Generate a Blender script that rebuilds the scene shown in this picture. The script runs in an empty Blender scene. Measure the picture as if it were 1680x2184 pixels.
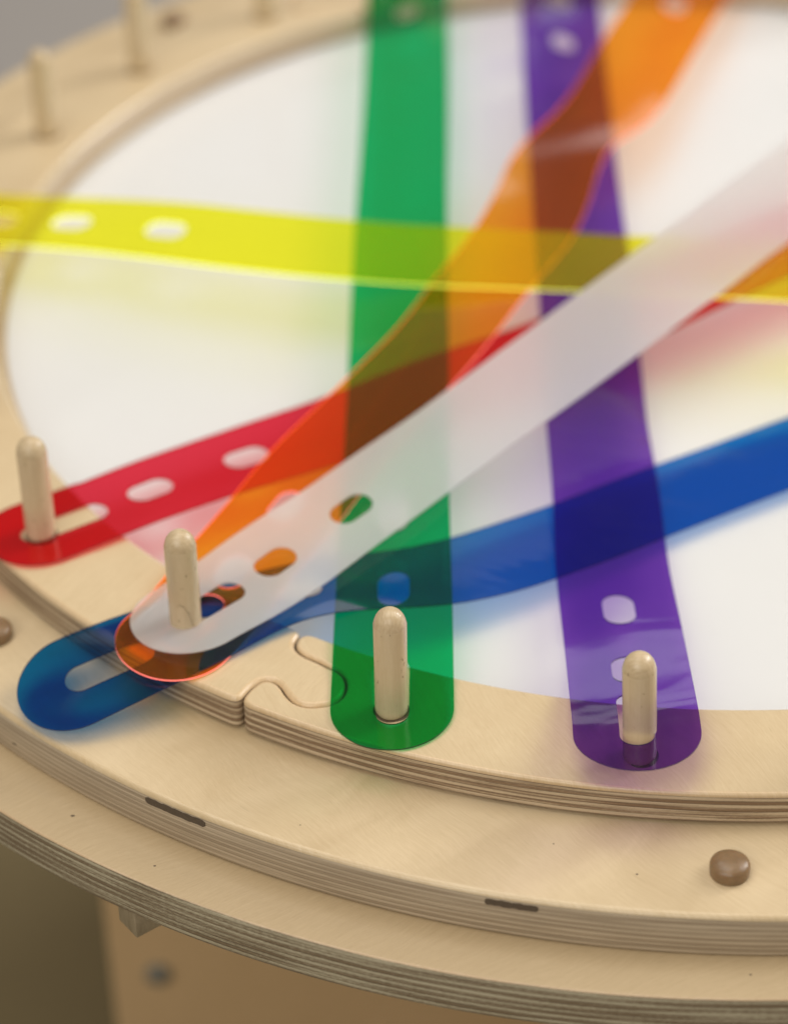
import bpy, bmesh, math, random
from mathutils import Vector, Matrix, noise
import numpy as np
random.seed(3)
MM = 0.001
R = math.radians
scene = bpy.context.scene
C = scene.collection

# ------------------------------------------------------------------ camera
CAM = Vector((-135.84, -1037.41, 617.08)) * MM
PITCH, ROLL, FPX = R(36.1185), R(-1.0403), 5500.0 / 1680.0
cd = bpy.data.cameras.new("camera"); cam = bpy.data.objects.new("camera", cd); C.objects.link(cam)
fwd = Vector((0, math.cos(PITCH), -math.sin(PITCH))); up0 = Vector((0, math.sin(PITCH), math.cos(PITCH))); rt0 = Vector((1, 0, 0))
rt = rt0 * math.cos(ROLL) + up0 * math.sin(ROLL)
up = -rt0 * math.sin(ROLL) + up0 * math.cos(ROLL)
cam.matrix_world = Matrix(((rt.x, up.x, -fwd.x, CAM.x), (rt.y, up.y, -fwd.y, CAM.y), (rt.z, up.z, -fwd.z, CAM.z), (0, 0, 0, 1)))
cd.sensor_fit = 'HORIZONTAL'; cd.sensor_width = 36; cd.lens = 36 * FPX
cd.clip_start = 0.02; cd.clip_end = 60
cd.dof.use_dof = True; cd.dof.focus_distance = 0.926; cd.dof.aperture_fstop = 5.4
cd.dof.aperture_blades = 0
scene.camera = cam

# ------------------------------------------------------------------ light of the room
w = bpy.data.worlds.new("World"); scene.world = w; w.use_nodes = True
bg = w.node_tree.nodes['Background']; bg.inputs[0].default_value = (1.0, 0.935, 0.86, 1); bg.inputs[1].default_value = 0.19
def area(name, loc, target, sx, sy, power, col):
    l = bpy.data.lights.new(name, 'AREA'); l.shape = 'RECTANGLE'; l.size = sx; l.size_y = sy; l.energy = power; l.color = col
    o = bpy.data.objects.new(name, l); C.objects.link(o); o.location = loc
    d = Vector(target) - Vector(loc); o.rotation_euler = d.to_track_quat('-Z', 'Y').to_euler(); return o
area("window_light", (2.3, 0.7, 2.1), (-0.1, -0.1, 0), 2.0, 1.8, 44, (1.0, 0.98, 0.95))
area("ceiling_light", (-0.5, 0.1, 2.7), (-0.1, -0.1, 0), 2.4, 2.0, 40, (1.0, 0.96, 0.89))
area("front_fill", (-1.0, -2.2, 1.7), (-0.1, -0.1, -0.1), 2.2, 1.6, 34, (1.0, 0.95, 0.87))  # added fill from the front, brightens pegs, inner ring wall and leg
area("far_window_light", (0.1, 3.6, 1.1), (-0.1, -0.1, 0), 1.5, 0.55, 3.0, (0.95, 0.97, 1.0))
area("side_window_light", (3.2, 1.8, 1.7), (-0.1, 0, 0), 1.1, 1.4, 62, (1.0, 0.98, 0.95))
scene.view_settings.view_transform = 'Standard'; scene.view_settings.look = 'None'
scene.view_settings.exposure = 0.04; scene.view_settings.gamma = 1
scene.cycles.transparent_max_bounces = 40; scene.cycles.max_bounces = 10; scene.cycles.transmission_bounces = 10
scene.cycles.use_denoising = True

# ------------------------------------------------------------------ helpers
def nt(name):
    m = bpy.data.materials.new(name); m.use_nodes = True; t = m.node_tree; t.nodes.clear(); return m, t
class N:
    def __init__(s, t): s.t = t
    def new(s, kind, **kw):
        n = s.t.nodes.new(kind)
        for k, v in kw.items():
            if k == 'ins':
                for a, b in v.items():
                    if isinstance(b, bpy.types.NodeSocket): s.t.links.new(b, n.inputs[a])
                    else: n.inputs[a].default_value = b
            else: setattr(n, k, v)
        return n
    def math(s, op, a, b=None, c=None, clamp=False):
        n = s.t.nodes.new('ShaderNodeMath'); n.operation = op; n.use_clamp = clamp
        for i, v in enumerate((a, b, c)):
            if v is None: continue
            if isinstance(v, bpy.types.NodeSocket): s.t.links.new(v, n.inputs[i])
            else: n.inputs[i].default_value = v
        return n.outputs[0]
    def mix(s, f, a, b, blend='MIX'):
        n = s.t.nodes.new('ShaderNodeMix'); n.data_type = 'RGBA'; n.blend_type = blend
        for i, v in ((0, f), (6, a), (7, b)):
            if isinstance(v, bpy.types.NodeSocket): s.t.links.new(v, n.inputs[i])
            else: n.inputs[i].default_value = v if i == 0 else (*v, 1) if len(v) == 3 else v
        return n.outputs[2]
    def noise(s, vec, scale, detail=3, rough=.5, dist=0, dim='3D'):
        n = s.t.nodes.new('ShaderNodeTexNoise'); n.noise_dimensions = dim
        s.t.links.new(vec, n.inputs['Vector' if dim != '1D' else 'W'])
        n.inputs['Scale'].default_value = scale; n.inputs['Detail'].default_value = detail
        n.inputs['Roughness'].default_value = rough; n.inputs['Distortion'].default_value = dist
        return n.outputs[0]
    def ramp(s, f, stops, interp='LINEAR'):
        n = s.t.nodes.new('ShaderNodeValToRGB'); s.t.links.new(f, n.inputs[0]); e = n.color_ramp.elements
        n.color_ramp.interpolation = interp
        while len(e) < len(stops): e.new(0.5)
        for i, (p, c) in enumerate(stops):
            e[i].position = p; e[i].color = (*c, 1) if hasattr(c, '__len__') else (c, c, c, 1)
        return n.outputs[0]
    def mapping(s, vec, rot=(0, 0, 0), scale=(1, 1, 1), loc=(0, 0, 0)):
        n = s.t.nodes.new('ShaderNodeMapping'); s.t.links.new(vec, n.inputs[0])
        n.inputs[1].default_value = loc; n.inputs[2].default_value = rot; n.inputs[3].default_value = scale
        return n.outputs[0]

def srgb(*c):
    return tuple(((x / 255) / 12.92 if x / 255 <= .04045 else ((x / 255 + .055) / 1.055) ** 2.4) for x in c)

def wood_nodes(g, vec, light, dark, angle, seed, fig=1.0, gw=1.0):
    """birch veneer: slow mottled figure, fine grain lines, short dark flecks"""
    v = g.mapping(vec, rot=(0, 0, angle), loc=(seed, seed * .37, 0))
    warp = g.noise(v, 14, 2, .5)
    vw = g.new('ShaderNodeVectorMath', operation='MULTIPLY_ADD', ins={0: g.new('ShaderNodeCombineXYZ', ins={'Y': warp, 'X': warp}).outputs[0], 1: (.035, .02, 0), 2: v}).outputs[0]
    slow = g.noise(g.mapping(vw, scale=(6, 13, 6)), 1.0, 2, .5)
    curl = g.noise(g.mapping(vw, scale=(55, 22, 20)), 1.0, 2, .5, .6)
    grain = g.noise(g.mapping(vw, scale=(45, 900, 60)), 1.0, 3, .6)
    fine = g.noise(g.mapping(vw, scale=(260, 2600, 200)), 1.0, 2, .5)
    f = g.math('ADD', g.math('MULTIPLY', slow, 1.5 * fig), g.math('MULTIPLY', curl, .8 * fig))
    f = g.math('ADD', f, g.math('MULTIPLY', grain, 1.3 * gw)); f = g.math('ADD', f, g.math('MULTIPLY', fine, 1.1 * gw))
    f = g.math('MULTIPLY_ADD', f, 1.0, -.25 - 1.1 * gw - 1.05 * fig)
    f = g.math('ADD', f, .5, clamp=True)
    col = g.mix(f, light, dark)
    fleck = g.noise(g.mapping(vw, scale=(130, 1300, 100)), 1.0, 1, .5)
    fl = g.ramp(fleck, [(.0, 0), (.70, 0), (.78, 1)])
    col = g.mix(g.math('MULTIPLY', fl, .16), col, tuple(x * .55 for x in dark))
    return col, g.math('ADD', grain, fine)

def wood_top(name, light, dark, angle=0.4, seed=0., rough=.42, fig=1.0, gw=1.0):
    m, t = nt(name); g = N(t)
    tc = g.new('ShaderNodeTexCoord').outputs['Object']
    col, h = wood_nodes(g, tc, light, dark, angle, seed, fig, gw)
    b = g.new('ShaderNodeBump', ins={'Strength': .12, 'Distance': .0003, 'Height': h})
    r = g.math('MULTIPLY_ADD', g.noise(tc, 60, 2), .18, rough - .09)
    p = g.new('ShaderNodeBsdfPrincipled', ins={'Base Color': col, 'Roughness': r, 'Normal': b.outputs[0], 'IOR': 1.45})
    p.inputs['Coat Weight'].default_value = .12; p.inputs['Coat Roughness'].default_value = .3
    o = g.new('ShaderNodeOutputMaterial', ins={'Surface': p.outputs[0]})
    return m

def ply_edge(name, veneer, pale, brown, ply=1.45, contrast=1.0, rough_amt=.3, seed=0., cap=1.6, gl=.5, top_angle=.4, coat=0.0):
    """edge of birch plywood: UV.x = metres along the edge, UV.y = height in metres below the top face"""
    m, t = nt(name); g = N(t)
    uv = g.new('ShaderNodeUVMap'); sx = g.new('ShaderNodeSeparateXYZ', ins={0: uv.outputs[0]})
    tc = g.new('ShaderNodeTexCoord').outputs['Object']
    u, v = sx.outputs[0], sx.outputs[1]
    vec = g.new('ShaderNodeCombineXYZ', ins={'X': u, 'Y': v, 'Z': seed}).outputs[0]
    wob = g.noise(g.mapping(vec, scale=(9, 60, 1)), 1.0, 2)
    wob2 = g.noise(g.mapping(vec, scale=(70, 200, 1)), 1.0, 2)
    d = g.math('MULTIPLY', v, -1000.0)
    d = g.math('ADD', d, g.math('MULTIPLY_ADD', wob, 1.3, -.65)); d = g.math('ADD', d, g.math('MULTIPLY_ADD', wob2, .3 * rough_amt, -.15 * rough_amt))
    lay = g.math('DIVIDE', g.math('SUBTRACT', d, cap), ply)
    idx = g.math('FLOOR', lay); fr = g.math('FRACT', lay)
    odd = g.math('ABSOLUTE', g.math('MODULO', idx, 2.0))
    rv = g.new('ShaderNodeCombineXYZ', ins={'X': g.math('MULTIPLY', u, 13.0), 'Y': g.math('MULTIPLY', idx, 7.31), 'Z': seed}).outputs[0]
    rnd = g.math('MULTIPLY_ADD', g.noise(rv, 1.0, 2, .6), 2.2, -.6)
    long_ = g.noise(g.mapping(vec, scale=(16, 2600, 1)), 1.0, 4, .6)
    dots = g.noise(g.mapping(vec, scale=(500, 1500, 1)), 1.0, 3, .6)
    patch = g.noise(g.mapping(vec, scale=(22, 420, 1)), 1.0, 2, .5)
    f = g.math('MULTIPLY_ADD', odd, .35, g.math('MULTIPLY', rnd, .30))
    f = g.math('ADD', f, g.math('MULTIPLY', long_, 1.25)); f = g.math('ADD', f, g.math('MULTIPLY', dots, .8 * rough_amt))
    f = g.math('ADD', f, g.math('MULTIPLY', patch, .85))
    f = g.math('ADD', g.math('MULTIPLY', g.math('SUBTRACT', f, 1.35 + .4 * rough_amt), contrast), .5, clamp=True)
    col = g.mix(f, pale, brown)
    edge = g.math('MINIMUM', fr, g.math('SUBTRACT', 1.0, fr))
    glue = g.ramp(edge, [(0, 1), (.10, .5), (.22, 0)])
    col = g.mix(g.math('MULTIPLY', glue, g.math('MULTIPLY', g.ramp(patch, [(.3, .15), (.65, 1)]), gl)), col, tuple(x * .28 for x in brown))
    vcol, _ = wood_nodes(g, tc, veneer, tuple(x * y for x, y in zip(veneer, (.84, .79, .7))), top_angle, 1.3 + seed, 1.0)
    capf = g.ramp(d, [(0, 0), (1, 0)])
    k = g.math('MULTIPLY', g.math('SUBTRACT', d, cap - .55), 2.2, clamp=True)
    col = g.mix(k, vcol, col)
    h = g.math('ADD', g.math('MULTIPLY', long_, .8), g.math('ADD', g.math('MULTIPLY', dots, rough_amt), g.math('MULTIPLY', glue, -.5)))
    h = g.math('MULTIPLY', h, k)
    b = g.new('ShaderNodeBump', ins={'Strength': .45, 'Distance': .0005, 'Height': h})
    p = g.new('ShaderNodeBsdfPrincipled', ins={'Base Color': col, 'Roughness': g.math('MULTIPLY_ADD', k, .30, .24), 'Normal': b.outputs[0]})
    p.inputs['Coat Weight'].default_value = coat; p.inputs['Coat Roughness'].default_value = .09
    g.new('ShaderNodeOutputMaterial', ins={'Surface': p.outputs[0]})
    return m

def simple(name, col, rough=.5, metal=0, bump=0, bscale=200, var=.0):
    m, t = nt(name); g = N(t)
    tc = g.new('ShaderNodeTexCoord').outputs['Object']
    n = g.noise(tc, bscale, 4)
    c = g.mix(g.math('MULTIPLY', n, var), col, tuple(x * .5 for x in col))
    b = g.new('ShaderNodeBump', ins={'Strength': bump, 'Distance': .0005, 'Height': n})
    p = g.new('ShaderNodeBsdfPrincipled', ins={'Base Color': c, 'Roughness': rough, 'Metallic': metal, 'Normal': b.outputs[0]})
    g.new('ShaderNodeOutputMaterial', ins={'Surface': p.outputs[0]})
    return m

def sheet(name, col, gloss=.10, ripple=.03, neon=None, rscale=16, haze0=.015, stretch=(1, 1.8, 1)):
    """clear tinted plastic sheet: each face passes the square root of the tint, with a glossy coat"""
    m, t = nt(name); g = N(t)
    tc = g.new('ShaderNodeTexCoord').outputs['Object']
    tr = g.new('ShaderNodeBsdfTransparent', ins={'Color': (*[math.sqrt(x) for x in col], 1)})
    n1 = g.noise(g.mapping(tc, scale=stretch), rscale, 2, .4, .9)
    b = g.new('ShaderNodeBump', ins={'Strength': ripple, 'Distance': .004, 'Height': n1})
    gl = g.new('ShaderNodeBsdfGlossy', ins={'Roughness': gloss, 'Normal': b.outputs[0], 'Color': (1, 1, 1, 1)})
    fr = g.new('ShaderNodeFresnel', ins={'IOR': 1.4, 'Normal': b.outputs[0]})
    geo = g.new('ShaderNodeNewGeometry')
    front = g.math('MULTIPLY', fr.outputs[0], g.math('SUBTRACT', 1.0, geo.outputs['Backfacing']))
    s = g.new('ShaderNodeMixShader', ins={0: front, 1: tr.outputs[0], 2: gl.outputs[0]})
    # a little of the pigment scatters
    df = g.new('ShaderNodeBsdfDiffuse', ins={'Color': (*(neon or [min(1, x * .7 + .12) for x in col]), 1)})
    tl = g.new('ShaderNodeBsdfTranslucent', ins={'Color': (*(neon or col), 1)})
    ds = g.new('ShaderNodeMixShader', ins={0: .5, 1: df.outputs[0], 2: tl.outputs[0]})
    dust = g.ramp(g.noise(tc, 900, 2, .5), [(0, 0), (.71, 0), (.78, 1)])
    haze = g.math('MULTIPLY_ADD', dust, .22, haze0)
    s = g.new('ShaderNodeMixShader', ins={0: haze, 1: s.outputs[0], 2: ds.outputs[0]})
    g.new('ShaderNodeOutputMaterial', ins={'Surface': s.outputs[0]})
    return m

def rim_mat(name, col, emit=0, outward=False):
    m, t = nt(name); g = N(t)
    p = g.new('ShaderNodeBsdfPrincipled', ins={'Base Color': (*col, 1), 'Roughness': .3})
    if emit:
        p.inputs['Emission Color'].default_value = (*col, 1); p.inputs['Emission Strength'].default_value = emit
    sh = p.outputs[0]
    if outward:                      # the cut edge gives its light off outwards only
        geo = g.new('ShaderNodeNewGeometry'); tr = g.new('ShaderNodeBsdfTransparent')
        sh = g.new('ShaderNodeMixShader', ins={0: geo.outputs['Backfacing'], 1: sh, 2: tr.outputs[0]}).outputs[0]
    g.new('ShaderNodeOutputMaterial', ins={'Surface': sh})
    return m

def empty(name, label=None, cat=None, loc=(0, 0, 0), group=None):
    o = bpy.data.objects.new(name, None); C.objects.link(o); o.location = loc; o.empty_display_size = .01
    if label: o['label'] = label
    if cat: o['category'] = cat
    if group: o['group'] = group
    return o

def link(name, me, mats, parent=None, loc=(0, 0, 0), smooth=35):
    for m in mats: me.materials.append(m)
    if smooth is not None:
        me.polygons.foreach_set('use_smooth', [True] * len(me.polygons))
        me.set_sharp_from_angle(angle=R(smooth))
    o = bpy.data.objects.new(name, me); C.objects.link(o); o.location = loc
    if parent: o.parent = parent
    return o

def weighted(o):
    md = o.modifiers.new('wn', 'WEIGHTED_NORMAL'); md.keep_sharp = True; md.mode = 'FACE_AREA'; md.weight = 100

def build_mesh(name, verts, faces, mi=None, uvs=None):
    me = bpy.data.meshes.new(name); me.from_pydata([tuple(v) for v in verts], [], faces)
    if mi: me.polygons.foreach_set('material_index', mi)
    if uvs:
        ul = me.uv_layers.new(name='UVMap'); k = 0
        for f, u in zip(me.polygons, uvs):
            for i in range(len(f.vertices)): ul.data[f.loop_start + i].uv = u[i]
    me.update(); return me

# ------------------------------------------------------------------ materials
BIRCH, BIRCH_D = (.665, .52, .325), (.53, .395, .225)
M_top = wood_top('birch_veneer', BIRCH, BIRCH_D, 0.9, 0.0, fig=1.5, gw=.65)
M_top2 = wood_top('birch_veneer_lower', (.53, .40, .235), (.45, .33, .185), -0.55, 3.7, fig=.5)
M_segtop = wood_top('birch_veneer_segment', (.655, .515, .32), (.56, .42, .245), 1.1, 5.1, fig=.75)
M_seg_edge = ply_edge('ply_edge_segment', (.70, .53, .33), (.60, .475, .32), (.235, .15, .085), ply=1.55, contrast=2.5, rough_amt=.45, cap=2.2, gl=.85, top_angle=1.1)
M_seg_inner = ply_edge('ply_edge_inner', (.68, .545, .36), (.66, .52, .35), (.48, .35, .22), ply=1.55, contrast=1.1, rough_amt=.15, cap=2.8, gl=.2, top_angle=1.1, coat=.6)
M_frame_edge = ply_edge('ply_edge_frame', BIRCH, (.56, .455, .32), (.37, .285, .19), ply=1.2, contrast=1.9, rough_amt=.3, seed=2., cap=1.9, gl=.55, top_angle=.9)
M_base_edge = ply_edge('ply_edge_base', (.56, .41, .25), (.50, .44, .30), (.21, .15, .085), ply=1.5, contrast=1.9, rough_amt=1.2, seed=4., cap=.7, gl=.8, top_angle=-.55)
M_core = simple('dark_core_gap', (.13, .095, .062), .8, bump=.8, bscale=900, var=.7)
M_peg = None
def peg_mat():
    m, t = nt('peg_wood'); g = N(t)
    tc = g.new('ShaderNodeTexCoord').outputs['Object']
    info = g.new('ShaderNodeObjectInfo').outputs['Random']
    v = g.new('ShaderNodeVectorMath', operation='ADD', ins={0: tc, 1: g.new('ShaderNodeCombineXYZ', ins={'X': info, 'Y': g.math('MULTIPLY', info, 3.0)}).outputs[0]}).outputs[0]
    a = g.noise(g.mapping(v, scale=(260, 260, 18)), 1, 3, .55)
    b2 = g.noise(g.mapping(v, scale=(1500, 1500, 60)), 1, 2, .6)
    sp = g.noise(g.mapping(v, scale=(420, 420, 300)), 1, 2, .6)
    f = g.math('ADD', g.math('MULTIPLY', a, .9), g.math('ADD', g.math('MULTIPLY', b2, .5), g.math('MULTIPLY', sp, .3)))
    f = g.math('SUBTRACT', f, .42, clamp=True)
    c = g.mix(f, (.70, .565, .37), (.55, .41, .235))
    zz = g.new('ShaderNodeSeparateXYZ', ins={0: tc}).outputs[2]
    dome = g.math('MULTIPLY', g.math('SUBTRACT', zz, .0406), 2500.0, clamp=True)
    sc = g.ramp(g.noise(g.mapping(v, rot=(.4, .3, .8), scale=(240, 1300, 500)), 1, 3, .6), [(.35, 0), (.7, 1)])
    c = g.mix(g.math('MULTIPLY', dome, g.math('MULTIPLY_ADD', sc, .45, .12)), c, (.44, .31, .17))
    a = g.math('ADD', a, g.math('MULTIPLY', dome, sc))
    fl = g.ramp(sp, [(.0, 0), (.68, 0), (.73, 1)])
    c = g.mix(g.math('MULTIPLY', fl, .5), c, (.22, .14, .08))
    bp = g.new('ShaderNodeBump', ins={'Strength': .3, 'Distance': .0003, 'Height': g.math('ADD', a, g.math('MULTIPLY', sp, .5))})
    p = g.new('ShaderNodeBsdfPrincipled', ins={'Base Color': c, 'Roughness': .25, 'Normal': bp.outputs[0]})
    g.new('ShaderNodeOutputMaterial', ins={'Surface': p.outputs[0]})
    return m
M_peg = peg_mat()
M_crack = simple('crack', (.10, .055, .03), .8)

# ------------------------------------------------------------------ lathed boards (profile: list of (r, z) mm, outer face down, seg count)
def board(name, Ro, Ri, z0, z1, bev, seg, mats, parent, centre=(0, 0)):
    """round board with an eased outer edge; Ri=0 gives a full disc. mats = (top, edge)"""
    prof = []
    K = 5
    zt, zb = 0.0, z1 - z0
    if Ri > 0: prof += [(Ri, zb, 1), (Ri, zt, 1)]
    else: prof += [(0.0, zt, 0)]
    start = len(prof)
    prof2 = []
    for k in range(K + 1):
        a = k / K * math.pi / 2
        prof2.append((Ro - bev * (1 - math.sin(a)), zt - bev * (1 - math.cos(a))))
    for k in range(K, -1, -1):
        a = k / K * math.pi / 2
        prof2.append((Ro - bev * .6 * (1 - math.sin(a)), zb + bev * .6 * (1 - math.cos(a))))
    pts = [(r, z) for r, z, _ in prof] + prof2
    if Ri <= 0: pts.append((0.0, zb))
    verts, faces, mi, uvs = [], [], [], []
    cxy = centre
    rows = []
    for r, z in pts:
        if r == 0: rows.append([len(verts)]); verts.append((0, 0, z * MM)); continue
        row = []
        for i in range(seg):
            t = 2 * math.pi * i / seg
            row.append(len(verts)); verts.append((r * MM * math.cos(t), r * MM * math.sin(t), z * MM))
        rows.append(row)
    n = len(pts); loop = list(range(n)) + ([0] if Ri > 0 else [])
    for q in range(len(loop) - 1):
        a, b = rows[loop[q]], rows[loop[q + 1]]
        za, zb_ = pts[loop[q]][1], pts[loop[q + 1]][1]
        flat = abs(za - zb_) < 1e-6
        r0 = Ro * MM
        for i in range(seg):
            j = (i + 1) % seg
            u0, u1 = i / seg * 2 * math.pi * r0, (i + 1) / seg * 2 * math.pi * r0
            if len(a) == 1: faces.append((a[0], b[i], b[j])); uvs.append([(u0, za * MM), (u0, zb_ * MM), (u1, zb_ * MM)])
            elif len(b) == 1: faces.append((a[i], b[0], a[j])); uvs.append([(u0, za * MM), (u0, zb_ * MM), (u1, za * MM)])
            else: faces.append((a[i], b[i], b[j], a[j])); uvs.append([(u0, za * MM), (u0, zb_ * MM), (u1, zb_ * MM), (u1, za * MM)])
            mi.append(0 if flat else 1)
    me = build_mesh(name, verts, faces, mi, uvs)
    o = link(name, me, mats, parent, (cxy[0] * MM, cxy[1] * MM, z0 * MM), 40)
    return o

table = empty('play_table', 'round birch plywood play table of stepped boards around a white panel', 'table', (0, 0, -.55))
def tz(z): return z + 550     # heights under the table's own empty
FR = (3.4, 6.2); BS = (-5.6, 2.3)
frame = board('frame_ring', 416.7, 318.6, tz(-15.05), tz(-33.8), 2.2, 360, (M_top, M_frame_edge), table, FR)
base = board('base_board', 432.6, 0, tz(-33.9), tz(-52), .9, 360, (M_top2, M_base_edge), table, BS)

# white acrylic panel, set in the frame
m, t = nt('white_acrylic'); g = N(t)
tc = g.new('ShaderNodeTexCoord').outputs['Object']
p = g.new('ShaderNodeBsdfPrincipled', ins={'Base Color': (.585, .578, .565, 1), 'Roughness': g.math('MULTIPLY_ADD', g.noise(tc, 30, 3), .12, .30)})
p.inputs['Emission Color'].default_value = (1.0, .985, .95, 1); p.inputs['Emission Strength'].default_value = .175   # glow added to the opal panel to keep overlapping strips vivid
p.inputs['Subsurface Weight'].default_value = .85; p.inputs['Subsurface Radius'].default_value = (.010, .010, .010); p.inputs['Subsurface Scale'].default_value = 1.0
g.new('ShaderNodeOutputMaterial', ins={'Surface': p.outputs[0]}); M_panel = m
board('white_panel', 323.4, 0, tz(-17.1), tz(-33.6), .3, 256, (M_panel, M_panel), table)

# dark core gaps showing in the frame's edge: thin curved slivers standing a hair proud
def sliver(a0, a1, Rr, z0, z1, name='core_gap'):
    verts, faces = [], []; n = 22
    for i in range(n + 1):
        a = R(a0 + (a1 - a0) * i / n)
        h = 1.0 if 0 < i < n else .55
        zc = (z0 + z1) / 2 + noise.noise(Vector((i * .7, a0, 0))) * .18; hh = (z0 - z1) / 2 * h * (1 + .25 * noise.noise(Vector((i * .9, a1, 3))))
        for r in (Rr - 1.0, Rr + .12):
            for z in (zc + hh, zc - hh): verts.append((r * MM * math.cos(a), r * MM * math.sin(a), tz(z) * MM))
    for i in range(n):
        b = i * 4; c2 = b + 4
        faces += [(b + 2, b + 3, c2 + 3, c2 + 2), (b, b + 2, c2 + 2, c2), (b + 1, c2 + 1, c2 + 3, b + 3), (b, c2, c2 + 1, b + 1)]
    faces += [(0, 1, 3, 2), (4 * n, 4 * n + 2, 4 * n + 3, 4 * n + 1)]
    link(name, build_mesh(name, verts, faces), (M_core,), table, (FR[0] * MM, FR[1] * MM, 0), 30)
sliver(-123.75, -120.1, 416.7, -17.4, -20.6)
sliver(-105.35, -102.75, 416.7, -17.4, -20.2)
sliver(-133.2, -132.95, 416.7, -27.6, -28.3)

# buttons (bumpers) let into the frame
def button_mesh():
    prof = [(0, 6.6), (2.2, 6.5), (4.2, 6.2), (5.8, 5.6), (6.8, 4.7), (7.1, 3.9), (7.1, 2.4), (6.9, 0), (6.9, -3)]
    verts, faces = [(0, 0, prof[0][1] * MM)], []; s = 32
    for r, z in prof[1:]:
        for i in range(s):
            a = 2 * math.pi * i / s; verts.append((r * MM * math.cos(a), r * MM * math.sin(a), z * MM))
    for i in range(s): faces.append((0, 1 + i, 1 + (i + 1) % s))
    for k in range(len(prof) - 2):
        for i in range(s):
            j = (i + 1) % s; faces.append((1 + k * s + i, 1 + (k + 1) * s + i, 1 + (k + 1) * s + j, 1 + k * s + j))
    return build_mesh('button', verts, faces)
m, t = nt('brown_button'); g = N(t)
tc = g.new('ShaderNodeTexCoord').outputs['Object']
sxyz = g.new('ShaderNodeSeparateXYZ', ins={0: tc})
c = g.mix(g.noise(tc, 420, 3, .6), (.30, .19, .095), (.17, .105, .055))
bp = g.new('ShaderNodeBump', ins={'Strength': .35, 'Distance': .001, 'Height': g.noise(tc, 260, 2)})
p = g.new('ShaderNodeBsdfPrincipled', ins={'Base Color': c, 'Roughness': .32, 'Normal': bp.outputs[0]})
p.inputs['Subsurface Weight'].default_value = .35; p.inputs['Subsurface Radius'].default_value = (.008, .004, .0015); p.inputs['Subsurface Scale'].default_value = 1.0
g.new('ShaderNodeOutputMaterial', ins={'Surface': p.outputs[0]}); M_button = m
bm_ = button_mesh(); first = None
for a, r in ((-93.17, 388.4), (-139.6, 384.5), (176, 386), (130.5, 392), (86, 392), (41, 390), (-4, 388), (-49, 388)):
    loc = (r * MM * math.cos(R(a)), r * MM * math.sin(R(a)), tz(-15.05) * MM)
    if first is None: first = link('button', bm_, (M_button,), table, loc, 60)
    else:
        o = first.copy(); C.objects.link(o); o.parent = table; o.location = loc

# support block under the rim, leg panels with bolts
def box(name, x0, x1, y0, y1, z0, z1, mats, parent, loc=(0, 0, 0), rot=0, bev=.8):
    bm = bmesh.new(); bmesh.ops.create_cube(bm, size=1)
    for v in bm.verts: v.co = Vector(((x0 + x1) / 2 + v.co.x * (x1 - x0), (y0 + y1) / 2 + v.co.y * (y1 - y0), (z0 + z1) / 2 + v.co.z * (z1 - z0))) * MM
    if bev: bmesh.ops.bevel(bm, geom=list(bm.edges), offset=bev * MM, segments=2, affect='EDGES', profile=.6)
    me = bpy.data.meshes.new(name); bm.to_mesh(me); bm.free()
    o = link(name, me, mats, parent, tuple(c * MM for c in loc), 30); o.rotation_euler.z = rot; return o
M_leg = wood_top('leg_wood', (.70, .49, .27), (.60, .41, .21), 1.5, 8.0, fig=.5)
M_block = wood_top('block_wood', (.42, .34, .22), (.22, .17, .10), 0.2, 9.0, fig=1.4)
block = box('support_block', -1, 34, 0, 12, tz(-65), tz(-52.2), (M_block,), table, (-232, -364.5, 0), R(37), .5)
M_bolt = simple('dark_bolt', (.24, .235, .20), .5, metal=.3)
for rot in (0, 90, 180, 270):
    lp = empty('leg', None, None); lp.parent = table; lp.location = (0, 0, 0); lp.rotation_euler.z = R(rot)
    box('leg_panel', -293, -45, -58, -40, tz(-550), tz(-52.2), (M_leg,), lp)
    bmv, bmf = [], []
    for k, (r, y) in enumerate(((0, -63), (4.5, -62.6), (6.6, -61), (7, -58), (7, -50))):
        if k == 0: bmv.append((0, y * MM, 0)); continue
        for i in range(24): a = 2 * math.pi * i / 24; bmv.append((r * MM * math.cos(a), y * MM, r * MM * math.sin(a)))
    for i in range(24): bmf.append((0, 1 + i, 1 + (i + 1) % 24))
    for k in range(3):
        for i in range(24): j = (i + 1) % 24; bmf.append((1 + k * 24 + i, 1 + (k + 1) * 24 + i, 1 + (k + 1) * 24 + j, 1 + k * 24 + j))
    link('bolt', build_mesh('bolt', bmv, bmf), (M_bolt,), lp, (-267.5 * MM, 0, tz(-403) * MM), 50)

# ------------------------------------------------------------------ ring segments with puzzle seams
SEAM = [(365, -122.20), (361.6, -122.26), (354.8, -122.30), (350.2, -122.09), (348.4, -121.57), (349.6, -120.84), (352.7, -120.12), (355.0, -119.32), (354.9, -118.46), (352.3, -117.74), (349.4, -117.23), (344.3, -117.00), (338.7, -117.19), (333.9, -117.72), (331.5, -118.46), (331.1, -119.12), (330.2, -120.05), (329.6, -121.18), (328.1, -121.90), (325.7, -122.34), (321.5, -122.55), (317.6, -122.5)]
def catmull(P, per=6):
    out = []; P = [P[0]] + P + [P[-1]]
    for i in range(1, len(P) - 2):
        p0, p1, p2, p3 = (np.array(P[k], float) for k in (i - 1, i, i + 1, i + 2))
        for s in range(per):
            t_ = s / per
            out.append(.5 * ((2 * p1) + (-p0 + p2) * t_ + (2 * p0 - 5 * p1 + 4 * p2 - p3) * t_ ** 2 + (-p0 + 3 * p1 - 3 * p2 + p3) * t_ ** 3))
    out.append(np.array(P[-2], float)); return out
seam_xy = [np.array((r * math.cos(R(a)), r * math.sin(R(a)))) for r, a in SEAM]
seam_xy = catmull(seam_xy, 5)
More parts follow.
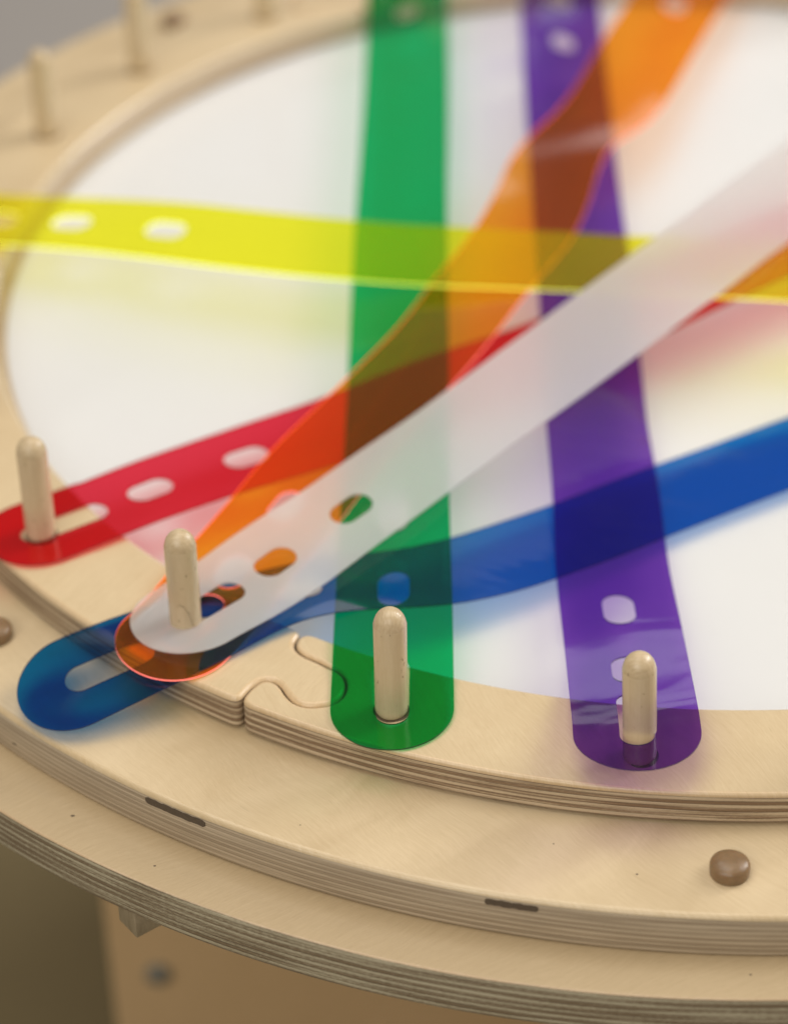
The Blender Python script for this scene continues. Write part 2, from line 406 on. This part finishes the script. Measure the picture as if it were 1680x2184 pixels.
def rotz(p, a): c_, s_ = math.cos(a), math.sin(a); return np.array((p[0] * c_ - p[1] * s_, p[0] * s_ + p[1] * c_))
def resample(P, step):
    P = np.array(P); d = np.r_[0, np.cumsum(np.linalg.norm(np.diff(P, axis=0), axis=1))]
    n = max(2, int(round(d[-1] / step))); s = np.linspace(0, d[-1], n + 1)
    return np.stack([np.interp(s, d, P[:, k]) for k in range(P.shape[1])], 1)
def segment_outline():
    left = resample(seam_xy, .9)[::-1]                    # inner -> outer
    right = resample([rotz(p, R(60)) for p in seam_xy], .9)  # outer -> inner
    a0, a1 = R(-122.20), R(-62.20)
    outer = [np.array((365 * math.cos(a), 365 * math.sin(a))) for a in np.linspace(a0, a1, 150)]
    b0, b1 = R(-122.5), R(-62.5)
    inner = [np.array((317.6 * math.cos(a), 317.6 * math.sin(a))) for a in np.linspace(b1, b0, 130)]
    sides = [list(map(np.array, s)) for s in (outer, list(right), inner, list(left))]
    rho = 4.2; res = []
    for k in range(4):
        S_, T_ = sides[k], sides[(k + 1) % 4]
        c_ = S_[-1]
        S_ = [p for p in S_ if np.linalg.norm(p - c_) > rho]
        T_ = [p for p in T_ if np.linalg.norm(p - c_) > rho]
        A, B = S_[-1], T_[0]
        arc = [(1 - t_) ** 2 * A + 2 * t_ * (1 - t_) * c_ + t_ ** 2 * B for t_ in np.linspace(0, 1, 8)[1:-1]]
        sides[k] = S_; sides[(k + 1) % 4] = T_
        res.append(arc)
    out = []
    for k in range(4): out += sides[k] + res[k]
    P = [out[0]]
    for p in out[1:]:
        if np.linalg.norm(p - P[-1]) > .25: P.append(p)
    return np.array(P)
OUT = segment_outline()
def inset(P, d):
    a = np.roll(P, 1, 0); b = np.roll(P, -1, 0)
    t_ = b - a; t_ /= np.linalg.norm(t_, axis=1)[:, None]
    nrm = np.stack([-t_[:, 1], t_[:, 0]], 1)               # inward for a CCW outline
    return P + nrm * d
def smooth_closed(P, n):
    for _ in range(n): P = .25 * np.roll(P, 1, 0) + .5 * P + .25 * np.roll(P, -1, 0)
    return P
def segment_mesh(bev, cent):
    base_ = inset(OUT, .42)
    K = 5; rings = []
    for k in range(K + 1):
        a = k / K * math.pi / 2
        rings.append((smooth_closed(inset(base_, bev * (1 - math.sin(a))), 2 if k < K else 0), -bev * (1 - math.cos(a))))
    for d_in, z_ in ((0, -13.3), (.4, -13.6), (2.9, -13.7), (3.1, -15.0)):    # eased bottom arris leaves a thin dark gap
        rings.append((smooth_closed(inset(base_, d_in), 2 if d_in else 0), z_))
    n = len(OUT); verts = []
    d = np.r_[0, np.cumsum(np.linalg.norm(np.roll(OUT, -1, 0) - OUT, axis=1))] * MM
    for P, z in rings:
        for p_ in P: verts.append(((p_[0] - cent[0]) * MM, (p_[1] - cent[1]) * MM, z * MM))
    faces, mi, uvs = [list(range(n))], [0], [[(0, 0)] * n]
    for k in range(len(rings) - 1):
        za, zb = rings[k][1] * MM, rings[k + 1][1] * MM
        for i in range(n):
            j = (i + 1) % n
            faces.append((k * n + i, (k + 1) * n + i, (k + 1) * n + j, k * n + j)); mi.append(2 if np.hypot(*OUT[i]) < 319.2 else 1)
            uvs.append([(d[i], za), (d[i], zb), (d[i + 1], zb), (d[i + 1], za)])
    L = len(rings) - 1
    faces.append([L * n + i for i in range(n - 1, -1, -1)]); mi.append(0); uvs.append([(0, 0)] * n)
    return build_mesh('segment_body', verts, faces, mi, uvs)

def peg_mesh():
    prof = [(0, 47.3), (1.6, 47.1), (3.1, 46.4), (4.4, 45.2), (5.3, 43.7), (5.85, 42.0), (5.98, 41.2), (6.12, 40.75), (6.12, 40.2), (6.1, 20), (6.08, 4), (6.05, 1.1), (5.5, .25), (5.4, -2)]
    verts, faces = [(0, 0, prof[0][1] * MM)], []; s = 40
    for k, (r, z) in enumerate(prof[1:]):
        for i in range(s):
            a = 2 * math.pi * i / s
            rr = r * (1 + .012 * noise.noise(Vector((math.cos(a) * 1.3, math.sin(a) * 1.3, z * .08))))
            verts.append((rr * MM * math.cos(a), rr * MM * math.sin(a), z * MM))
    for i in range(s): faces.append((0, 1 + i, 1 + (i + 1) % s))
    for k in range(len(prof) - 2):
        for i in range(s):
            j = (i + 1) % s; faces.append((1 + k * s + i, 1 + (k + 1) * s + i, 1 + (k + 1) * s + j, 1 + k * s + j))
    me = build_mesh('peg', verts, faces); me.materials.append(M_peg)
    me.polygons.foreach_set('use_smooth', [True] * len(me.polygons)); return me
PEG = peg_mesh()
near = {-143.75: (-277.87, -203.06), -128.75: (-215.94, -266.29), -113.75: (-138.06, -315.54), -98.75: (-49.34, -342.91), 156.25: (-309.05, 140.65), 141.25: (-266.5, 212.5)}
LAB = {
 0: ('birch ring segment at the front carrying the pegs under the green and purple strips', 0.7),
 -1: ('birch ring segment on the left carrying the pegs of the red and white strips', 0.7),
 -2: ('blurred birch ring segment at the far left with bare pegs above the yellow strip', 0.7),
 -3: ('blurred birch ring segment at the far top, crossed by the green and purple strips', 0.7),
 -4: ('birch ring segment at the far right, out where the white strip ends', 0.7),
 -5: ('birch ring segment at the near right, out where the blue strip ends', 0.7)}
crack_peg = None
for k in range(0, -6, -1):
    mid = R(-92 + 60 * k); cent = (341 * math.cos(mid), 341 * math.sin(mid))
    c0 = (341 * math.cos(R(-92)), 341 * math.sin(R(-92)))
    e = empty('ring_segment', LAB[k][0], 'ring segment', (cent[0] * MM, cent[1] * MM, -15 * MM), 'puzzle ring segments around the white panel')
    me = segment_mesh({-1: 2.2, -2: 2.8, -3: 2.2}.get(k, 1.5), c0)
    b = link('segment_body', me, (M_segtop, M_seg_edge, M_seg_inner), e, (0, 0, 15 * MM), 40)
    b.rotation_euler.z = R(60 * k); weighted(b)
    for j in range(4):
        ang = -113.75 + 15 * j + 60 * k
        key = ((ang + 180) % 360) - 180
        if j >= 0:
            pass
    for ang0 in (-113.75, -98.75, -83.75, -68.75):
        ang = ((ang0 + 60 * k + 180) % 360) - 180
        xy = near.get(round(ang, 2), (341.5 * math.cos(R(ang)), 341.5 * math.sin(R(ang))))
        po = bpy.data.objects.new('peg', PEG); C.objects.link(po); po.parent = e
        po.location = ((xy[0] - cent[0]) * MM, (xy[1] - cent[1]) * MM, 15 * MM)
        po.rotation_euler.z = random.uniform(0, 6.28)
        if abs(ang + 128.75) < .1: po.rotation_euler.z = 0; crack_peg = po
        if abs(ang + 98.75) < .1: po.rotation_euler = (0, R(-2.6), 0)
# dark ring painting in the shade of the gap round each peg
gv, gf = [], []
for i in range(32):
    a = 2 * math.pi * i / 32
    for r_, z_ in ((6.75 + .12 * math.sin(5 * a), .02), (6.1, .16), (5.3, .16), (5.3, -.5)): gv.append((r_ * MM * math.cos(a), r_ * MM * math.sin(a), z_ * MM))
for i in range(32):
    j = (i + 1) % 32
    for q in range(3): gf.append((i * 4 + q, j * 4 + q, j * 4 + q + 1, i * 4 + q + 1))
GL = build_mesh('peg_gap_shade', gv, gf); GL.materials.append(simple('dark_gap_shade', (.10, .065, .035), .6))
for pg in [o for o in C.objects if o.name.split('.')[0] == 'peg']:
    q_ = bpy.data.objects.new('peg_gap_shade', GL); C.objects.link(q_); q_.parent = pg
PINS = ((-53.6, -387.7, -15.05, 0.50), (-256.6, -332.3, -33.90, 0.80), (-224.5, -359.6, -33.90, 0.50), (-16.6, -418.3, -33.90, 0.50), (-81.7, -371.7, -15.05, 0.35), (-171.3, -359.7, -15.05, 0.30))
# pin knots in the veneer of the two boards
for px_, py_, z_, rr_ in PINS:
    bmk = bmesh.new(); bmesh.ops.create_cone(bmk, cap_ends=True, segments=10, radius1=rr_ * .7 * MM, radius2=rr_ * .5 * MM, depth=.06 * MM)
    for v in bmk.verts: v.co.x *= 1.5
    mk = bpy.data.meshes.new('pin_knot'); bmk.to_mesh(mk); bmk.free()
    link('pin_knot', mk, (M_core,), table, (px_ * MM, py_ * MM, (tz(z_) + .03) * MM), 30)
# hairline crack in the peg of the white strip
cv, cf = [], []
path = [(-104, 17.5), (-96, 16.6), (-88, 16.2), (-80, 14.5), (-72, 12.8), (-66, 10.2), (-60, 7.5), (-54, 4.6), (-49, 1.5)]
for i, (a, z) in enumerate(path):
    wdt = (.10 + .16 * i / 8) * (.3 if i in (0, 8) else 1)
    for r_, dz in ((6.17, wdt), (6.17, -wdt), (5.9, 0)):
        cv.append((r_ * MM * math.cos(R(a)), r_ * MM * math.sin(R(a)), (z + dz) * MM))
for i in range(len(path) - 1):
    for q in range(3): a, b2 = i * 3 + q, i * 3 + (q + 1) % 3; cf.append((a, a + 3, b2 + 3, b2))
cf += [(0, 1, 2), (24, 26, 25)]
link('crack', build_mesh('crack', cv, cf), (M_crack,), crack_peg, (0, 0, 0), 30)

# ------------------------------------------------------------------ plastic strips
T = {
'green': [[-138.1,-338.5,1.0,2.0],[-137.8,-313.9,1.1,2.0],[-137.3,-289.4,2.2,2.4],[-136.8,-264.8,3.8,5.0],[-136.4,-240.3,5.1,8.7],[-136.0,-215.8,6.0,12.0],[-135.4,-191.2,6.3,13.9],[-134.7,-166.6,6.2,14.0],[-134.0,-142.1,5.9,14.0],[-133.4,-117.5,5.6,14.0],[-132.9,-93.0,5.3,14.0],[-132.4,-68.4,5.1,14.0],[-132.0,-43.8,4.9,14.0],[-131.5,-19.3,4.9,14.0],[-130.9,5.3,5.0,14.0],[-130.3,29.9,5.0,14.0],[-129.6,54.4,5.1,14.0],[-128.8,79.0,5.1,14.0],[-127.9,103.5,5.1,14.0],[-127.1,128.1,5.1,14.0],[-126.3,152.6,5.1,14.0],[-125.6,177.2,5.0,14.0],[-125.0,201.8,4.8,14.0],[-124.5,226.3,4.6,14.0],[-124.0,250.9,4.3,14.0],[-123.6,275.4,4.1,14.0],[-123.4,283.6,4.0,14.0]] ,
'purple': [[-52.6,-367.5,15.0,3.0],[-50.9,-343.2,12.2,3.7],[-50.3,-319.2,8.0,4.0],[-49.8,-295.2,2.8,4.0],[-49.4,-271.3,-2.0,2.9],[-49.5,-247.0,-4.5,-0.1],[-49.6,-222.5,-5.0,-4.6],[-48.9,-198.1,-4.6,-7.9],[-48.3,-173.7,-3.9,-9.7],[-48.3,-149.2,-3.4,-11.1],[-48.3,-124.8,-3.0,-13.6],[-47.8,-100.3,-2.8,-14.0],[-47.1,-75.9,-2.1,-14.0],[-46.7,-51.6,-0.1,-14.0],[-46.4,-27.3,3.0,-14.0],[-46.0,-3.0,4.0,-14.0],[-45.4,21.5,3.3,-14.0],[-44.9,46.0,2.6,-14.0],[-44.4,70.5,2.5,-14.0],[-44.0,94.9,2.7,-14.0],[-43.5,119.3,3.0,-14.0],[-42.9,143.7,3.2,-14.0],[-42.3,168.2,3.3,-14.0],[-41.7,192.6,3.4,-14.0],[-41.0,217.0,3.3,-14.0],[-40.3,241.5,3.2,-14.0],[-39.5,265.9,3.1,-13.7],[-39.1,282.2,3.0,-13.1]] ,
'red': [[-297.5,-215.4,1.0,3.0],[-277.0,-201.7,1.0,3.1],[-256.0,-188.9,1.6,3.8],[-235.8,-174.6,1.0,2.8],[-215.4,-160.8,-0.1,1.9],[-194.4,-147.9,-1.2,0.7],[-173.0,-135.8,-1.8,-1.2],[-151.6,-123.5,-2.0,-3.1],[-130.5,-110.7,-2.0,-6.0],[-109.4,-98.0,-2.0,-8.6],[-88.0,-85.7,-1.6,-7.8],[-66.3,-74.2,0.6,-3.4],[-44.5,-63.5,4.9,-1.1],[-22.9,-52.8,9.7,-1.0],[-1.6,-41.0,13.5,-1.0],[19.4,-28.3,15.9,-1.0],[40.1,-14.9,17.5,-1.0],[47.0,-10.4,18.0,-1.0]] ,
'blue': [[-277.4,-298.1,-10.0,-7.1],[-254.7,-289.6,-3.5,-7.7],[-232.1,-279.7,0.9,-3.0],[-211.0,-266.0,1.2,3.0],[-190.4,-251.2,0.5,8.1],[-167.9,-240.9,-0.2,10.0],[-143.1,-235.9,-1.0,8.6],[-118.9,-229.3,-3.3,5.0],[-97.0,-217.6,-6.5,2.4],[-75.8,-204.2,-8.7,2.0],[-54.5,-190.9,-10.0,2.0],[-33.5,-177.2,-10.8,2.0],[-12.0,-164.1,-11.2,2.0],[9.8,-151.6,-11.2,2.6],[31.9,-139.6,-11.0,2.1]] ,
'yellow': [[-360.3,60.7,2.0,-1.0],[-337.1,52.4,2.9,-1.1],[-314.0,44.2,4.9,-1.9],[-290.9,36.0,8.0,-2.3],[-268.1,27.2,11.1,-3.8],[-245.4,17.9,13.7,-5.2],[-222.6,8.6,15.8,-6.0],[-199.5,0.1,17.3,-6.0],[-176.2,-7.8,18.5,-6.0],[-152.6,-15.0,19.8,-6.0],[-128.9,-21.7,21.2,-6.0],[-104.8,-26.7,22.1,-5.7],[-80.3,-29.7,22.1,-5.0],[-55.8,-32.3,22.0,-4.7],[-31.5,-36.3,22.5,-3.4],[-7.3,-41.3,23.5,-3.9],[16.9,-46.1,24.4,-3.3],[41.1,-50.4,25.0,-3.0]] ,
'white': [[-230.8,-279.9,4.5,3.0],[-213.1,-262.5,5.1,2.2],[-195.1,-245.3,5.6,-2.0],[-178.1,-227.1,6.4,-4.4],[-159.9,-210.4,9.5,-2.4],[-141.4,-194.1,13.3,-1.7],[-123.2,-177.4,16.8,-0.7],[-105.5,-160.2,19.6,-0.1],[-88.1,-142.5,21.8,-1.7],[-71.0,-124.5,23.7,-3.2],[-54.1,-106.3,25.5,-4.1],[-37.2,-88.0,27.2,-4.9],[-20.4,-69.7,28.9,-5.3],[-3.7,-51.2,30.2,-5.9],[12.6,-32.5,31.0,-5.1],[28.5,-13.3,31.2,-6.7],[44.0,6.2,31.1,-8.0],[49.2,12.7,31.0,-8.0]] ,
'orange': [[-233.6,-293.2,2.5,-3.0],[-219.0,-273.6,2.4,-3.1],[-207.2,-252.4,2.9,-3.4],[-197.2,-230.2,4.0,-1.6],[-185.9,-208.5,4.9,-2.9],[-174.3,-187.2,7.0,-3.9],[-162.6,-166.1,9.9,-1.2],[-149.9,-145.3,12.2,2.9],[-137.0,-124.7,14.0,4.9],[-124.4,-103.8,15.3,5.8],[-112.9,-82.4,16.0,6.9],[-102.9,-60.2,15.8,6.6],[-93.4,-37.7,15.1,4.8],[-83.3,-15.5,14.5,3.4],[-73.7,6.9,14.0,0.2],[-66.1,30.0,13.4,0.1],[-60.0,53.7,13.0,3.0],[-54.1,77.6,12.9,6.0],[-44.6,99.9,13.0,7.3],[-30.9,120.1,13.0,2.3],[-19.7,141.7,12.7,-4.0],[-11.1,164.6,12.2,-9.9],[-3.2,187.8,11.8,-13.6],[5.0,210.8,11.5,-14.0],[13.4,233.7,11.2,-14.0],[21.9,256.4,11.0,-14.0]] ,
}

def nspline(P, n):
    P = np.array(P, float); d = np.r_[0, np.cumsum(np.linalg.norm(np.diff(P[:, :3], axis=0), axis=1))]
    m_ = len(P); h = np.diff(d); A = np.zeros((m_, m_)); B = np.zeros((m_, P.shape[1])); A[0, 0] = A[-1, -1] = 1
    for i in range(1, m_ - 1):
        A[i, i - 1] = h[i - 1]; A[i, i] = 2 * (h[i - 1] + h[i]); A[i, i + 1] = h[i]
        B[i] = 6 * ((P[i + 1] - P[i]) / h[i] - (P[i] - P[i - 1]) / h[i - 1])
    Mx = np.linalg.solve(A, B); s = np.linspace(0, d[-1], n); k = np.clip(np.searchsorted(d, s) - 1, 0, m_ - 2)
    a = (d[k + 1] - s)[:, None]; b = (s - d[k])[:, None]; hh = h[k][:, None]
    return (Mx[k] * a ** 3 + Mx[k + 1] * b ** 3) / (6 * hh) + (P[k] / hh - Mx[k] * hh / 6) * a + (P[k + 1] / hh - Mx[k + 1] * hh / 6) * b

HW = 22.75; HR = 6.2; NT = 12
def flat_strip(L, near_h, far_h):
    """quads of the flat strip in (s, t): a slot and two holes at each end, round ends"""
    V, F, idx = [], [], {}
    def vid(s, t_):
        k = (round(s * 200), round(t_ * 200))
        if k not in idx: idx[k] = len(V); V.append((s, t_))
        return idx[k]
    ts = [-HW + 2 * HW * i / NT for i in range(NT + 1)]
    def ring(outer, h0, h1, steps=5):
        n = len(outer); a0, a1 = h0 + HR, h1 - HR; inner = []
        for s, t_ in outer:
            c_ = min(max(s, a0), a1); dx, dy = s - c_, t_; l = math.hypot(dx, dy); inner.append((c_ + dx / l * HR, dy / l * HR))
        rows = []
        for q in range(steps + 1):
            f = (q / steps) ** .8
            rows.append([vid(o_[0] + (i_[0] - o_[0]) * f, o_[1] + (i_[1] - o_[1]) * f) for o_, i_ in zip(outer, inner)])
        for q in range(steps):
            for i in range(n):
                j = (i + 1) % n; F.append((rows[q][i], rows[q][j], rows[q + 1][j], rows[q + 1][i]))
    def rect(s0, s1, n):
        o_ = [(s0 + (s1 - s0) * i / n, -HW) for i in range(n)] + [(s1, t_) for t_ in ts[:-1]]
        o_ += [(s1 + (s0 - s1) * i / n, HW) for i in range(n)] + [(s0, t_) for t_ in ts[:0:-1]]
        return o_
    def uend(s1):
        o_ = []
        n = 14
        for i in range(n): o_.append((HW + (s1 - HW) * i / n, -HW))
        o_ += [(s1, t_) for t_ in ts[:-1]]
        for i in range(n): o_.append((s1 + (HW - s1) * i / n, HW))
        for i in range(30): a = math.pi / 2 + math.pi * i / 30; o_.append((HW + HW * math.cos(a), HW * math.sin(a)))
        return o_
    def grid(s0, s1):
        n = max(1, int((s1 - s0) / 4))
        for i in range(n):
            a, b = s0 + (s1 - s0) * i / n, s0 + (s1 - s0) * (i + 1) / n
            for j in range(NT): F.append((vid(a, ts[j]), vid(b, ts[j]), vid(b, ts[j + 1]), vid(a, ts[j + 1])))
    def end(hs, flip):
        # builds one end; returns s where the plain grid starts
        nonlocal V, F, idx
        ring_f = []
        cuts = [(hs[0][1] + hs[1][0]) / 2] + [(hs[i][1] + hs[i + 1][0]) / 2 for i in range(1, len(hs) - 1)]
        last = hs[-1][1] + 8
        F0 = len(F)
        ring(uend(cuts[0]), *hs[0])
        cuts2 = cuts + [last]
        for i in range(1, len(hs)): ring(rect(cuts2[i - 1], cuts2[i], 10), *hs[i])
        return last
    a = end(near_h, False)
    V1, F1 = list(V), list(F)
    V, F, idx = [], [], {}
    b = end(far_h, True)
    V2 = [(L - s, -t_) for s, t_ in V]; F2 = list(F)
    V, F, idx = [], [], {}
    for fs, vs in ((F1, V1), (F2, V2)):
        for f in fs: F.append(tuple(vid(*vs[i]) for i in f))
    grid(a, L - b)
    return V, F

def strip(name, table_, ext, L, near_h, far_h, mats, th, label):
    P = [tuple(p) for p in table_] + list(ext)
    n = 900; Q = nspline(P, n); S_ = np.r_[0, np.cumsum(np.linalg.norm(np.diff(Q[:, :3], axis=0), axis=1))]
    L = S_[-1] if L is None else L
    T_ = np.gradient(Q[:, :3], axis=0); T_ /= np.linalg.norm(T_, axis=1)[:, None]
    kern = np.ones(15) / 15
    T_ = np.stack([np.convolve(np.pad(T_[:, k], 7, 'edge'), kern, 'valid') for k in range(3)], 1); T_ /= np.linalg.norm(T_, axis=1)[:, None]
    H = np.cross(T_, [0, 0, 1.]); H /= np.linalg.norm(H, axis=1)[:, None]; Nn = np.cross(H, T_)
    ro = np.radians(np.clip(Q[:, 3], -20, 20))[:, None]
    Wd = np.cos(ro) * H + np.sin(ro) * Nn; No = np.cross(Wd, T_)
    V, F = flat_strip(L, near_h, far_h)
    V = np.array(V); s = np.clip(V[:, 0], 0, S_[-1])
    ip = lambda A: np.stack([np.interp(s, S_, A[:, k]) for k in range(3)], 1)
    c_, wd, no = ip(Q[:, :3]), ip(Wd), ip(No)
    cupd = np.array([.35 * noise.noise(Vector((a / 38, b / 26, len(name)))) for a, b in V])[:, None]
    X = c_ - wd * V[:, 1:2] * 1.0 + no * cupd
    rr = np.hypot(X[:, 0], X[:, 1])                       # rest on the ring, never inside it
    lo = np.where(rr > 341, .5 - .45 * np.maximum(rr - 366, 0), .5 - .45 * np.maximum(316.5 - rr, 0))
    lo = np.maximum(lo, np.where(rr > 341, -14.2, -16.3)) + th / 2 - .25
    X[:, 2] = np.maximum(X[:, 2], lo + .3 * np.exp(-np.abs(X[:, 2] - lo)))
    o_ = Q[0, :3].copy()
    top = (X - o_ + no * th / 2) * MM; bot = (X - o_ - no * th / 2) * MM
    nv = len(V); verts = np.vstack([top, bot]).tolist()
    # orient faces so that the top faces up
    faces, mi = [], []
    cnt = {}
    for f in F:
        a, b, c2 = (top[f[i]] for i in range(3))
        if np.dot(np.cross(b - a, c2 - a), no[f[0]]) < 0: f = f[::-1]
        faces.append(f); mi.append(0)
        faces.append(tuple(i + nv for i in f[::-1])); mi.append(0)
        for i in range(len(f)):
            e_ = (f[i], f[(i + 1) % len(f)]); cnt[e_] = 1
    for (a, b) in list(cnt):
        if (b, a) not in cnt: faces.append((b, a, a + nv, b + nv)); mi.append(1)
    me = build_mesh(name, verts, faces, mi)
    o = link(name, me, mats, None, tuple(o_ * MM), 40)
    o['label'] = label; o['category'] = 'plastic strip'; o['group'] = 'coloured plastic strips laid across the ring'
    return o

def hs(c1=72, c2=117, s0=15, s1=51, h=10): return [(s0, s1), (c1 - h, c1 + h), (c2 - h, c2 + h)]
mat_green = sheet('green_plastic', (.001, .58, .20))
mat_purple = sheet('purple_plastic', (.23, .065, .56), ripple=.42, rscale=15, stretch=(1, 1.5, 1))
mat_red = sheet('red_plastic', (.85, .035, .075))
mat_blue = sheet('blue_plastic', (.0006, .20, .64), ripple=.30, rscale=18, stretch=(1, 1.4, 1))
mat_yellow = sheet('yellow_plastic', (.97, .95, .04), neon=(.95, .97, .03), haze0=.13)
mat_orange = sheet('orange_plastic', (1.0, .45, .02), neon=(1.0, .30, .03), haze0=.10)
m, t = nt('frosted_plastic'); g = N(t)
d_ = g.new('ShaderNodeBsdfDiffuse', ins={'Color': (.95, .94, .925, 1)})
tl_ = g.new('ShaderNodeBsdfTranslucent', ins={'Color': (.95, .94, .92, 1)})
s1 = g.new('ShaderNodeMixShader', ins={0: .5, 1: d_.outputs[0], 2: tl_.outputs[0]})
tr_ = g.new('ShaderNodeBsdfRefraction', ins={'Color': (.99, .985, .975, 1), 'Roughness': .66, 'IOR': 1.18})
s2 = g.new('ShaderNodeMixShader', ins={0: .50, 1: s1.outputs[0], 2: tr_.outputs[0]})
gl_ = g.new('ShaderNodeBsdfGlossy', ins={'Roughness': .35, 'Color': (1, 1, 1, 1)})
fr_ = g.new('ShaderNodeFresnel', ins={'IOR': 1.4})
s3 = g.new('ShaderNodeMixShader', ins={0: g.math('MULTIPLY', fr_.outputs[0], g.math('SUBTRACT', 1.0, g.new('ShaderNodeNewGeometry').outputs['Backfacing'])), 1: s2.outputs[0], 2: gl_.outputs[0]})
g.new('ShaderNodeOutputMaterial', ins={'Surface': s3.outputs[0]}); mat_white = m

strip('plastic_strip', T['blue'], [(120, -104, 0, 2), (230, -35, 1, 1), (339, 37, 1, 0), (362, 51, 1, 0)], None, hs(73, 119, 19, 55), hs(), (mat_blue, rim_mat('blue_rim', (.005, .02, .10))), .5, 'blue translucent strip, its slotted end hanging over the rim beneath the orange one')
strip('plastic_strip', T['orange'], [(38, 300, 8, -8), (52, 337, 4, 0), (62, 366, 3, 0)], None, hs(68, 112, 18, 53), hs(), (mat_orange, rim_mat('orange_rim', (1.0, .20, .16), 1.1)), .6, 'orange translucent strip with glowing pink edges, between the blue and white strips')
strip('plastic_strip', T['white'], [(110, 80, 34, -3), (180, 155, 18, 0), (256, 225, 4, 0), (274, 243, 3, 0)], None, hs(68, 109, 15, 49, 9.5), hs(), (mat_white, mat_white), .6, 'frosted white strip on top of the stack, over the cracked peg')
strip('plastic_strip', T['green'], [(-123.2, 318, 3, 8), (-122, 350, 2, 0), (-120, 385, 2, 0)], None, hs(90, 135, 14, 51), hs(64, 116, 8, 44), (mat_green, rim_mat('green_rim', (.002, .06, .02))), .5, 'green translucent strip running straight away from the front peg')
strip('plastic_strip', T['purple'], [(-38.4, 310, 4, -8), (-37.5, 339, 3, 0), (-37, 366, 2, 0)], None, hs(70, 116), hs(84, 137, 15, 58), (mat_purple, rim_mat('purple_rim', (.05, .01, .12))), .5, 'purple translucent strip with rippled reflections, lifted at the right front peg')
strip('plastic_strip', T['red'], [(120, 46, 4, 0), (210, 98, 3, 0), (306, 151, 1, 0), (328, 163, 1, 0)], None, hs(74, 120, 15, 53), hs(), (mat_red, rim_mat('red_rim', (.25, .01, .02))), .5, 'red translucent strip starting at the blurred left peg')
strip('plastic_strip', T['yellow'], [(140, -47, 18, -1), (240, -60, 8, 0), (337, -56, 2, 0), (360, -57, 2, 0)], None, hs(79, 129, 15, 50), hs(), (mat_yellow, rim_mat('yellow_rim', (.88, .98, .10), 1.3, True)), .6, 'neon yellow translucent strip crossing the panel from side to side')

# ------------------------------------------------------------------ floor
m, t = nt('floor_grey'); g = N(t)
tc = g.new('ShaderNodeTexCoord').outputs['Object']
nn = g.noise(tc, 3, 4)
p = g.new('ShaderNodeBsdfPrincipled', ins={'Base Color': g.mix(nn, (.40, .37, .345), (.33, .30, .275)), 'Roughness': .6})
g.new('ShaderNodeOutputMaterial', ins={'Surface': p.outputs[0]})
fm = build_mesh('floor', [(-6, -6, 0), (6, -6, 0), (6, 8, 0), (-6, 8, 0)], [(0, 1, 2, 3)])
fo = link('floor', fm, (m,), None, (0, 0, -.55), None); fo['kind'] = 'structure'
M_shade_mat = simple('olive_shade_mat', (.21, .16, .075), .9, bump=.6, bscale=300, var=.5)
rg = box('shade_mat', -1150, 1000, -900, 480, 0, 8, (M_shade_mat,), None, (0, 0, -550), 0, 3)  # dark sheet added where the table's own shade left the floor too light
rg['label'] = 'added dark olive brown mat deepening the shade on the floor under the table'; rg['category'] = 'added floor mat'
